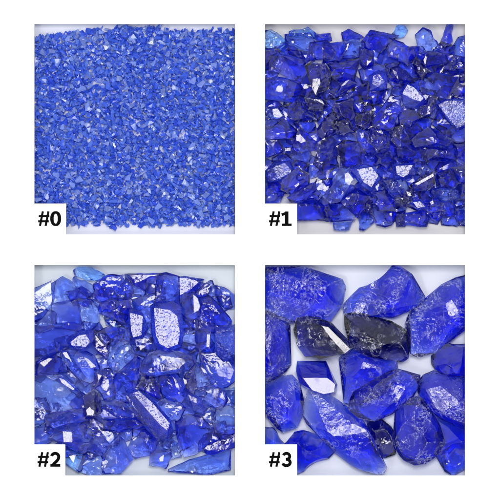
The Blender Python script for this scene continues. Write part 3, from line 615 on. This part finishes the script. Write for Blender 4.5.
# ---- square #1: chunks ---------------------------------------------------
CH1 = [
('A',[(-30,100),(40,60),(75,45),(110,90),(168,130),(172,170),(140,190),(90,178),(-30,185)],0,'pale','pale blue see-through chip',dict(grit=.5)),
('A',[(188,65),(230,33),(290,33),(345,75),(345,110),(250,122),(192,102)],0,'pale','pale domed chip',{}),
('A',[(163,85),(250,63),(330,78),(354,130),(322,194),(250,194),(172,152)],1,'light','smooth rounded blue chunk with two glints',dict(shine=[(196,130),(212,128),(214,142),(200,144)])),
('A',[(356,78),(440,76),(448,122),(400,134),(352,118)],0,'mid','small square blue chip',{}),
('A',[(318,140),(420,126),(476,180),(452,234),(380,254),(298,244),(286,190)],2,'mid','blue chunk with flat oval face',{}),
('A',[(66,230),(130,202),(182,212),(280,252),(284,332),(240,386),(140,364),(66,312)],3,'deep','dark chunk with dull lavender face',{}),
('A',[(-30,172),(112,178),(132,202),(80,232),(60,304),(-30,325)],1,'deep','dark chunk',{}),
('A',[(176,176),(262,196),(294,250),(270,256),(188,214)],1,'deep','thin dark chunk',{}),
('A',[(283,290),(330,256),(402,266),(444,330),(424,424),(350,474),(298,434),(272,370)],4,'dark','dark chunk with curled white facet',dict(grit=.6,shine=[(330,370),(370,362),(377,395),(347,467),(325,430)])),
('A',[(-30,328),(140,352),(232,378),(264,430),(200,505),(60,525),(-30,485)],2,'mid','wide blue chunk on the left edge',{}),
('B',[(26,270),(110,242),(217,238),(224,312),(180,374),(90,384),(36,342)],3,'deep','dark violet chunk',{}),
('B',[(108,75),(150,52),(210,78),(244,100),(190,128),(118,122)],0,'deep','small dark chunk on the pale floor',{}),
('B',[(118,170),(148,122),(222,117),(244,150),(232,222),(170,240),(106,228)],2,'light','teal blue rounded chunk with curved glint',dict(shine=[(140,150),(150,145),(140,185),(128,190)])),
('B',[(236,100),(290,62),(400,72),(454,95),(422,152),(350,194),(270,184),(232,150)],1,'mid','smooth blue chunk with broken rim',{}),
('B',[(58,150),(122,128),(134,180),(100,244),(-4,264),(-4,150)],1,'mid','blue chunk',{}),
('B',[(278,350),(330,316),(387,326),(404,390),(372,434),(286,434)],4,'speck','crackled chunk covered in pale glints',dict(ripple=.5,scoops=14,grit=.6,shine=[(300,350),(340,340),(372,385),(330,420),(295,400)])),
('B',[(378,280),(440,266),(484,330),(505,400),(430,424),(386,370)],3,'deep','dark chunk with scattered glints',dict(grit=.7,shine=[(405,300),(425,310),(440,345),(415,330)])),
('B',[(168,366),(196,400),(120,454),(60,484),(16,452),(90,408)],4,'mid','blue chunk with silvery highlights',dict(grit=.5,shine=[(125,385),(150,375),(120,410),(100,415)])),
('B',[(218,170),(300,198),(314,270),(250,304),(206,260)],2,'deep','dark chunk with small glint',dict(shine=[(262,250),(292,255),(262,285)])),
('C',[(18,75),(50,28),(95,28),(114,60),(90,98),(45,108)],0,'pale','palest blue chip at the top',{}),
('C',[(-4,110),(60,112),(142,163),(164,220),(110,274),(40,254),(-4,222)],2,'mid','round blue chunk',{}),
('C',[(166,90),(210,47),(257,63),(294,120),(314,172),(250,214),(188,192),(162,140)],1,'light','light blue chunk with milky patches',dict(grit=.5,shine=[(200,98),(222,88),(228,102),(208,115)])),
('C',[(333,60),(358,27),(397,27),(402,90),(392,142),(345,172),(323,130)],1,'deep','upright violet blue oval chunk',{}),
('C',[(393,172),(430,107),(510,90),(510,232),(430,244),(378,202)],1,'light','blue chunk at the right edge',{}),
('C',[(206,250),(240,196),(300,182),(354,208),(360,262),(300,304),(228,294)],4,'deep','dark oval chunk with pale left rim',dict(shine=[(208,250),(222,222),(230,228),(218,285)])),
('C',[(196,390),(240,327),(330,312),(436,338),(424,402),(350,486),(260,476),(206,442)],3,'mid','large smooth blue chunk',dict(shine=[(375,340),(432,342),(430,354),(380,350)])),
('C',[(66,460),(105,396),(150,416),(214,490),(200,524),(150,544),(86,524)],5,'speck','chunk with striped white facet',dict(ripple=.2,shine=[(75,462),(108,405),(150,425),(208,490),(190,510),(150,500),(110,480)])),
('C',[(348,210),(510,236),(510,334),(380,334),(348,300)],2,'mid','blue chunk',{}),
('C',[(166,230),(212,288),(254,320),(200,364),(158,342),(146,270)],3,'dark','dark narrow chunk',dict(grit=.4)),
('C',[(6,300),(70,286),(132,328),(154,380),(100,404),(40,404),(-4,360)],4,'deep','dark chunk with many small glints',dict(grit=.7,shine=[(15,310),(40,325),(50,370),(30,350)])),
('C',[(416,350),(510,326),(510,464),(420,474),(376,452)],2,'mid','blue chunk',{}),
('E',[(301,192),(350,106),(410,36),(472,46),(494,110),(474,182),(420,244),(350,254),(306,224)],5,'mid','large smooth lavender blue chunk',{}),
('F',[(176,120),(250,36),(294,48),(294,92),(252,164),(186,174)],4,'dark','black chunk with bright slivers',dict(grit=.8,ripple=.3,shine=[(232,110),(250,95),(248,150),(228,155)])),
('F',[(296,93),(350,66),(430,56),(510,80),(510,204),(420,246),(376,204),(326,132)],5,'speck','chunk with big white facet at right edge',dict(ripple=.15,shine=[(303,92),(350,70),(422,73),(452,130),(422,225),(387,192),(370,130)])),
('F',[(146,310),(230,226),(304,288),(386,310),(352,344),(260,364),(166,354)],4,'mid','vivid blue chunk',{}),
('F',[(226,370),(320,346),(404,368),(416,432),(320,444),(246,434)],3,'mid','bright blue chunk',{}),
('F',[(366,230),(510,186),(510,324),(420,324),(326,292)],3,'mid','blue chunk at the right edge',{}),
('F',[(26,220),(150,196),(204,250),(150,314),(80,334),(26,292)],3,'deep','dark smooth chunk',{}),
('F',[(398,330),(510,320),(510,484),(430,474),(408,400)],2,'mid','tall blue chunk at the right edge',{}),
('F',[(56,140),(140,116),(184,170),(120,244),(56,238)],4,'mid','blue chunk with small curved glint',dict(shine=[(65,222),(110,215),(95,232)])),
('E',[(406,250),(480,206),(524,260),(534,330),(470,364),(416,312)],4,'deep','dark round chunk with white speck',dict(shine=[(470,222),(488,220),(486,232)])),
('F',[(36,360),(130,346),(234,378),(224,444),(120,454),(56,434)],3,'mid','flat blue chunk',{}),
('E',[(286,240),(340,236),(404,300),(394,354),(330,384),(276,322)],5,'deep','dark chunk with crumbly white glints',dict(grit=.8,ripple=.3,shine=[(310,255),(350,255),(365,275),(335,270)])),
('E',[(36,80),(170,56),(194,160),(150,194),(56,132)],4,'dark','nearly black smooth chunk',{}),
('E',[(198,150),(290,126),(314,190),(260,244),(196,234)],4,'dark','nearly black flat chunk',{}),
('E',[(56,190),(140,176),(194,262),(110,284),(46,252)],4,'dark','dark violet flat chunk',{}),
('E',[(66,380),(118,316),(210,326),(254,400),(224,474),(120,484),(76,432)],4,'deep','dark smooth chunk with small glints',dict(shine=[(66,352),(85,345),(80,362)])),
('E',[(196,240),(282,248),(344,370),(260,404),(206,342)],3,'mid','blue chunk',{}),
('E',[(-4,300),(70,326),(84,400),(30,434),(-34,380)],3,'light','bright teal blue chunk',{}),
('E',[(316,400),(400,386),(444,450),(380,504),(316,474)],3,'mid','blue chunk',{}),
('D',[(36,110),(110,106),(154,170),(130,214),(60,244),(4,222),(4,150)],4,'light','bright chunk with silvery fan marks',dict(ripple=.5,scoops=14,grit=.4,shine=[(80,120),(110,115),(140,160),(110,160)])),
('D',[(186,100),(250,46),(304,110),(294,164),(220,184),(176,150)],4,'mid','upright blue chunk',{}),
('D',[(203,312),(250,238),(310,256),(354,320),(344,374),(260,394),(203,364)],5,'mid','egg shaped chunk with white glints',dict(grit=.4,shine=[(225,285),(252,278),(287,320),(250,337),(225,315)])),
('D',[(-30,180),(150,186),(234,260),(200,304),(60,304),(-30,294)],3,'deep','dark flat chunk',{}),
('D',[(-30,310),(110,306),(154,380),(60,414),(-30,414)],2,'mid','blue chunk at the left edge',{}),
('D',[(144,362),(176,355),(206,366),(196,392),(150,394)],5,'dark','tiny chunk with tan glint',dict(shine=[(155,365),(190,362),(190,380),(158,382)])),
('D',[(346,270),(400,176),(460,136),(505,220),(440,294),(380,334)],3,'dark','dark violet chunk',{}),
('D',[(336,350),(400,306),(440,286),(484,330),(430,424),(376,444)],4,'mid','blue chunk with fine glints',dict(grit=.5,shine=[(385,312),(405,298),(408,312)])),
('D',[(286,50),(390,56),(424,100),(380,134),(306,124)],5,'dark','dark chunk with silver wisp',dict(grit=.6,shine=[(335,58),(385,62),(400,90),(375,80)])),
('G',[(36,70),(80,26),(180,6),(209,60),(172,104),(130,124),(56,134)],5,'speck','chunk with square white facet',dict(shine=[(95,45),(150,20),(190,75),(130,110)])),
('G',[(-30,110),(100,126),(154,190),(120,264),(40,274),(-30,264)],2,'mid','blue chunk just above the card',{}),
('G',[(176,232),(260,166),(330,146),(364,180),(300,234),(198,264)],5,'mid','slanting slab shaped chunk',{}),
('G',[(146,120),(230,56),(304,90),(304,164),(200,214),(136,180)],4,'deep','dark rounded chunk',dict(shine=[(215,160),(240,140),(245,155),(222,172)])),
('G',[(222,260),(330,236),(404,290),(414,372),(350,418),(270,404),(225,372)],1,'mid','blue chunk beside the card',{}),
('G',[(398,300),(440,286),(454,372),(420,388),(388,372)],1,'deep','small dark chunk',dict(grit=.4)),
('H',[(-4,160),(30,106),(90,56),(150,56),(184,130),(110,194),(92,254),(40,264),(-4,222)],5,'light','clear blue chunk with cream glints',dict(grit=.3,shine=[(120,90),(145,78),(177,120),(150,160),(125,140)])),
('H',[(26,280),(90,261),(162,276),(184,372),(130,394),(38,384),(16,340)],2,'mid','square smooth blue chunk',{}),
('H',[(56,392),(172,382),(152,434),(130,442),(61,434)],0,'light','light blue chip below the square chunk',{}),
('H',[(96,250),(200,176),(274,230),(252,304),(200,354),(166,304)],3,'mid','lavender blue smooth chunk',{}),
('H',[(156,60),(240,31),(312,46),(344,110),(290,194),(226,154)],5,'speck','chunk with ragged white facet',dict(grit=.3,shine=[(200,60),(290,45),(332,100),(290,170),(240,140),(230,90)])),
('H',[(296,200),(380,186),(434,260),(434,314),(330,314),(286,260)],3,'deep','dark chunk',{}),
('H',[(286,300),(340,306),(422,306),(444,350),(422,404),(380,416),(328,404),(306,370)],1,'mid','round bottomed blue chunk with white dot',dict(shine=[(402,332),(420,330),(420,346),(404,346)])),
('H',[(206,340),(260,326),(314,380),(252,438),(222,434)],0,'light','light crinkled chip at the bottom',dict(grit=.5)),
('H',[(256,240),(304,260),(294,334),(250,314),(236,280)],2,'dark','small dark chunk',{}),
('H',[(356,130),(430,116),(484,180),(484,254),(430,244),(386,180)],4,'light','teal blue chunk',{}),
('I',[(21,30),(152,22),(154,92),(90,124),(26,104)],5,'speck','chunk with grey white facet',dict(shine=[(35,38),(140,33),(112,90),(80,108),(40,90)])),
('I',[(126,160),(190,106),(267,76),(280,150),(240,184),(156,194)],5,'dark','dark chunk with white bar across',dict(shine=[(152,150),(268,84),(273,102),(172,158)])),
('I',[(156,50),(240,26),(274,70),(200,104)],4,'light','pale blue chunk',dict(grit=.4,shine=[(195,50),(218,40),(212,65)])),
('I',[(126,270),(190,246),(234,300),(180,314)],4,'speck','small chunk with white oval facet',dict(shine=[(143,265),(187,258),(217,290),(170,302)])),
('I',[(56,340),(130,301),(217,316),(244,370),(229,413),(51,413),(41,390)],1,'mid','smooth six sided chunk at the bottom edge',{}),
('I',[(236,340),(320,296),(334,350),(295,384),(241,354)],1,'mid','pointed blue chunk at the bottom',{}),
('I',[(226,270),(290,236),(334,270),(324,314),(250,324),(216,300)],3,'mid','blue chunk with milky glint',dict(grit=.5,shine=[(250,262),(270,252),(272,275),(256,278)])),
('I',[(316,250),(400,246),(424,330),(380,354),(326,344)],1,'mid','bright blue chunk near the bottom',{}),
('I',[(406,300),(510,266),(510,414),(440,404),(411,350)],0,'light','light blue corner chunk',dict(grit=.4)),
('I',[(296,80),(380,56),(424,140),(400,174),(320,174),(286,130)],4,'mid','blue chunk',{}),
('I',[(266,180),(340,166),(414,190),(444,244),(350,254),(276,244)],3,'light','bright chunk with tiny glints',dict(grit=.6)),
('I',[(386,50),(510,26),(510,134),(430,144)],3,'mid','blue chunk at the right edge',{}),
('I',[(428,150),(510,140),(510,254),(440,244)],2,'light','light chunk at the right edge',{}),
('I',[(-4,130),(100,116),(114,180),(60,234),(-4,204)],4,'light','teal blue chunk',dict(grit=.3)),
('I',[(36,230),(110,206),(144,270),(80,294),(36,270)],4,'dark','black chunk with tan flecks',dict(grit=.7,shine=[(55,238),(78,240),(70,258)])),
('I',[(94,190),(140,180),(150,230),(110,240)],5,'dark','tiny dark glinting chunk',dict(grit=.5,shine=[(100,198),(125,200),(130,225),(112,225)])),
('H',[(440,330),(505,316),(505,413),(452,413)],0,'mid','blue chunk at the bottom edge',{}),
]
def one(i, poly, layer, mat, look, kw, hh=None, base=2.0):
    mat = {'mid': 'deep', 'deep': 'inky'}.get(mat, mat)
    if len(poly) > 6 and mat != 'speck':              # broken glass is angular: keep the sharper corners
        rr = random.Random(i); n = len(poly)
        sharp = sorted(range(n), key=lambda k: (Vector(poly[k]) - Vector(poly[k - 1])).normalized().dot((Vector(poly[(k + 1) % n]) - Vector(poly[k])).normalized()))
        keep = sorted(sharp[:max(5, n - 2)]); poly = [poly[k] for k in keep]
    a = dict(cuts=3, inset=.66, taper=.8, scoops=14, depth=.2, target=1.15, limit=7000, grow=1.1, ripple=.08, grit=.3, tilt=.22)
    a.update(kw)
    hh = hh or 7.5 + (i * 53 % 11) * .35
    place_chunk('glass_chunk', 'glass chunk', 'blue glass chunks of the #1 square', lab(look, 1, poly), clip_ok(poly, 1), base + layer * 2.9, hh, mat, 600 + i, FLOOR_Z[1], **a)
POLY1 = []
for i, (t, pts, layer, mat, look, kw) in enumerate(CH1):
    kw = dict(kw); ox, oy = 260 + TX[t][0], 20 + TX[t][1]
    poly = fr(ox, oy, pts)
    if 'shine' in kw: kw['shine'] = fr(ox, oy, kw['shine'])
    POLY1.append(poly); one(i, poly, layer, mat, look, kw)
# chunks deeper in the heap, seen between and through the ones above
rg = random.Random(11)
REG1 = [(265, 48), (300, 44), (465, 48), (465, 217), (400, 218), (300, 218), (265, 205)]
for i, (cx, cy) in enumerate(gaps(POLY1, REG1, [], 2, 14, rg)):
    if cx < 300 and cy > 195: continue
    R = rg.uniform(14, 18); n = 5; a0 = rg.random() * 6
    poly = [(cx + R * rg.uniform(.75, 1.1) * math.cos(a0 + k * 6.283 / n), cy + R * rg.uniform(.7, 1) * math.sin(a0 + k * 6.283 / n)) for k in range(n)]
    one(200 + i, poly, 0, rg.choice(['mid', 'mid', 'deep']), 'half hidden blue chunk', dict(target=2.2, grow=1, tilt=.1), 5 + (i % 3), 0)

# ---- square #0: crushed grains -------------------------------------------
def grain_shape(rng, dense=False):
    bm = bmesh.new(); fx, fy, fz = rng.uniform(.75, 1.6), rng.uniform(.4, 1.0), rng.uniform(.25, .65)
    for _ in range(rng.randint(9, 14)):
        v = Vector((rng.gauss(0, 1), rng.gauss(0, 1), rng.gauss(0, 1))).normalized() * rng.uniform(.8, 1)
        bm.verts.new((v.x * fx, v.y * fy, v.z * fz))
    r = bmesh.ops.convex_hull(bm, input=bm.verts)
    bmesh.ops.delete(bm, geom=list({g for g in r['geom_interior'] + r['geom_unused'] if isinstance(g, bmesh.types.BMVert) and g.is_valid}), context='VERTS')
    bmesh.ops.triangulate(bm, faces=bm.faces); bmesh.ops.recalc_face_normals(bm, faces=bm.faces)
    bm.verts.ensure_lookup_table()
    V = np.array([v.co[:] for v in bm.verts]); F = np.array([[v.index for v in f.verts] for f in bm.faces])
    bm.free(); return V, F
rg = random.Random(5)
SHAPES = [grain_shape(rg) for _ in range(48)]
def top_edge(x):       # the heap's upper outline in the photograph
    t = [(20, 36), (34, 35), (60, 33), (80, 31), (105, 28), (120, 25), (150, 25.5), (175, 29), (200, 30), (222, 29), (250, 31)]
    for (a, b), (c, d) in zip(t, t[1:]):
        if a <= x <= c: return b + (d - b) * (x - a) / (c - a)
    return 31
def bot_edge(x): return 225.5 + 1.4 * math.sin(x * .13) + 1.2 * math.sin(x * .41 + 1)
from mathutils import Euler
def rotm(rng, t=.5):
    return np.array(Euler((rng.gauss(0, t), rng.gauss(0, t), rng.uniform(0, 6.28))).to_matrix())
Vs, Fs, off = [], [], 0
for layer, (n, z, r0, r1) in enumerate(((5800, .0022, 2.9, 4.8), (3000, .0046, 2.4, 4.4), (2900, .0066, 1.4, 3.5))):
    for i in range(n):
        x = rg.uniform(23, 246); y0, y1 = top_edge(x) + layer * 1.6, bot_edge(x) - layer * 1.8
        y = rg.uniform(y0, y1) + (rg.gauss(0, 2.0) if rg.random() < .12 else 0)
        y = min(max(y, 15), 243)
        V, F = rg.choice(SHAPES); r = r0 + (r1 - r0) * rg.random() ** 1.6
        c = P(x, y, FLOOR_Z[0] + z + rg.uniform(-.0007, .0007))
        if layer == 2 and rg.random() < .34:          # a flake lying face to the softbox
            q_ = half_normal(c).to_track_quat('Z', 'Y') @ Euler((rg.gauss(0, .07), rg.gauss(0, .07), rg.uniform(0, 6.28))).to_quaternion()
            V = V.copy(); V[:, 2] = np.clip(V[:, 2], -.3, .18); W = (V @ np.array(q_.to_matrix()).T) * r * 1.15 * S
        else: W = (V @ rotm(rg).T) * r * S
        lowz = FLOOR_Z[0] + .0001 - (W[:, 2].min() + c.z)
        if lowz > 0: c.z += lowz
        Vs.append(W + np.array(c)); Fs.append(F + off); off += len(V)
me = bpy.data.meshes.new('crushed_glass'); V = np.vstack(Vs); F = np.vstack(Fs)
me.from_pydata(V.tolist(), [], F.tolist()); me.materials.append(M['grain'])
o = link(bpy.data.objects.new('crushed_glass', me)); o['kind'] = 'stuff'
o['label'] = 'bed of fine crushed blue glass filling the #0 square'; o['category'] = 'crushed glass'

GM = {}
for q in range(14):
    for nm in ('grain', 'grainp'):
        V, F = SHAPES[q]; V = V.copy()
        if q >= 7: V[:, 2] = np.clip(V[:, 2], -.35, .16)      # flat flakes
        me = bpy.data.meshes.new('glass_grain'); me.from_pydata((V * S).tolist(), [], F.tolist()); me.materials.append(M[nm]); GM[q, nm] = me
spots = []
tries = 0
while len(spots) < 296 and tries < 40000:
    tries += 1
    x = rg.uniform(36, 233); y = rg.uniform(top_edge(x) + 3, bot_edge(x) - 3)
    if x < 70 and y > 200: continue
    if any((x - a) ** 2 + (y - b) ** 2 < 72 for a, b in spots): continue
    spots.append((x, y))
for i, (x, y) in enumerate(spots):
    nm = 'grainp' if rg.random() < .4 else 'grain'; q = rg.randrange(14)
    o = link(bpy.data.objects.new('glass_grain', GM[q, nm]))
    o.location = P(x, y, FLOOR_Z[0] + .0084 + rg.uniform(-.0006, .0006)); r = rg.uniform(2.6, 4.3)
    o.scale = (r, r, r * .8)
    if rg.random() < .5:       # a flat flake facing the softbox
        nrm = half_normal(o.location); q2 = nrm.to_track_quat('Z', 'Y')
        o.data = GM[7 + q % 7, nm]
        e = (q2 @ Euler((rg.gauss(0, .1), rg.gauss(0, .1), rg.uniform(0, 6.28))).to_quaternion()).to_euler(); o.rotation_euler = e
    else: o.rotation_euler = (rg.gauss(0, .45), rg.gauss(0, .45), rg.uniform(0, 6.28))
    look = 'pale flake of crushed glass' if nm == 'grainp' else 'blue grain of crushed glass'
    o['label'] = lab(look, 0, [(x, y)]); o['category'] = 'glass grain'; o['group'] = 'larger grains lying on the crushed glass of the #0 square'

# ------------------------------------------------------------------ camera
cam = bpy.data.cameras.new('camera'); co = bpy.data.objects.new('camera', cam); link(co)
co.location = (0, 0, CAM_H + Z_MAT); cam.sensor_width = 36; cam.lens = 36 * CAM_H / 0.5
cam.clip_start = .1; cam.clip_end = 50
sc = bpy.context.scene; sc.camera = co
sc.view_settings.view_transform = 'Standard'; sc.view_settings.look = 'None'; sc.view_settings.gamma = 1
sc.view_settings.exposure = 0.28
sc.render.engine = 'CYCLES'
cy = sc.cycles
cy.max_bounces = 20; cy.transmission_bounces = 18; cy.glossy_bounces = 6; cy.diffuse_bounces = 4; cy.transparent_max_bounces = 8; cy.volume_bounces = 0
cy.caustics_reflective = True; cy.caustics_refractive = True; cy.sample_clamp_indirect = 25; cy.blur_glossy = 0.3
cy.use_denoising = True
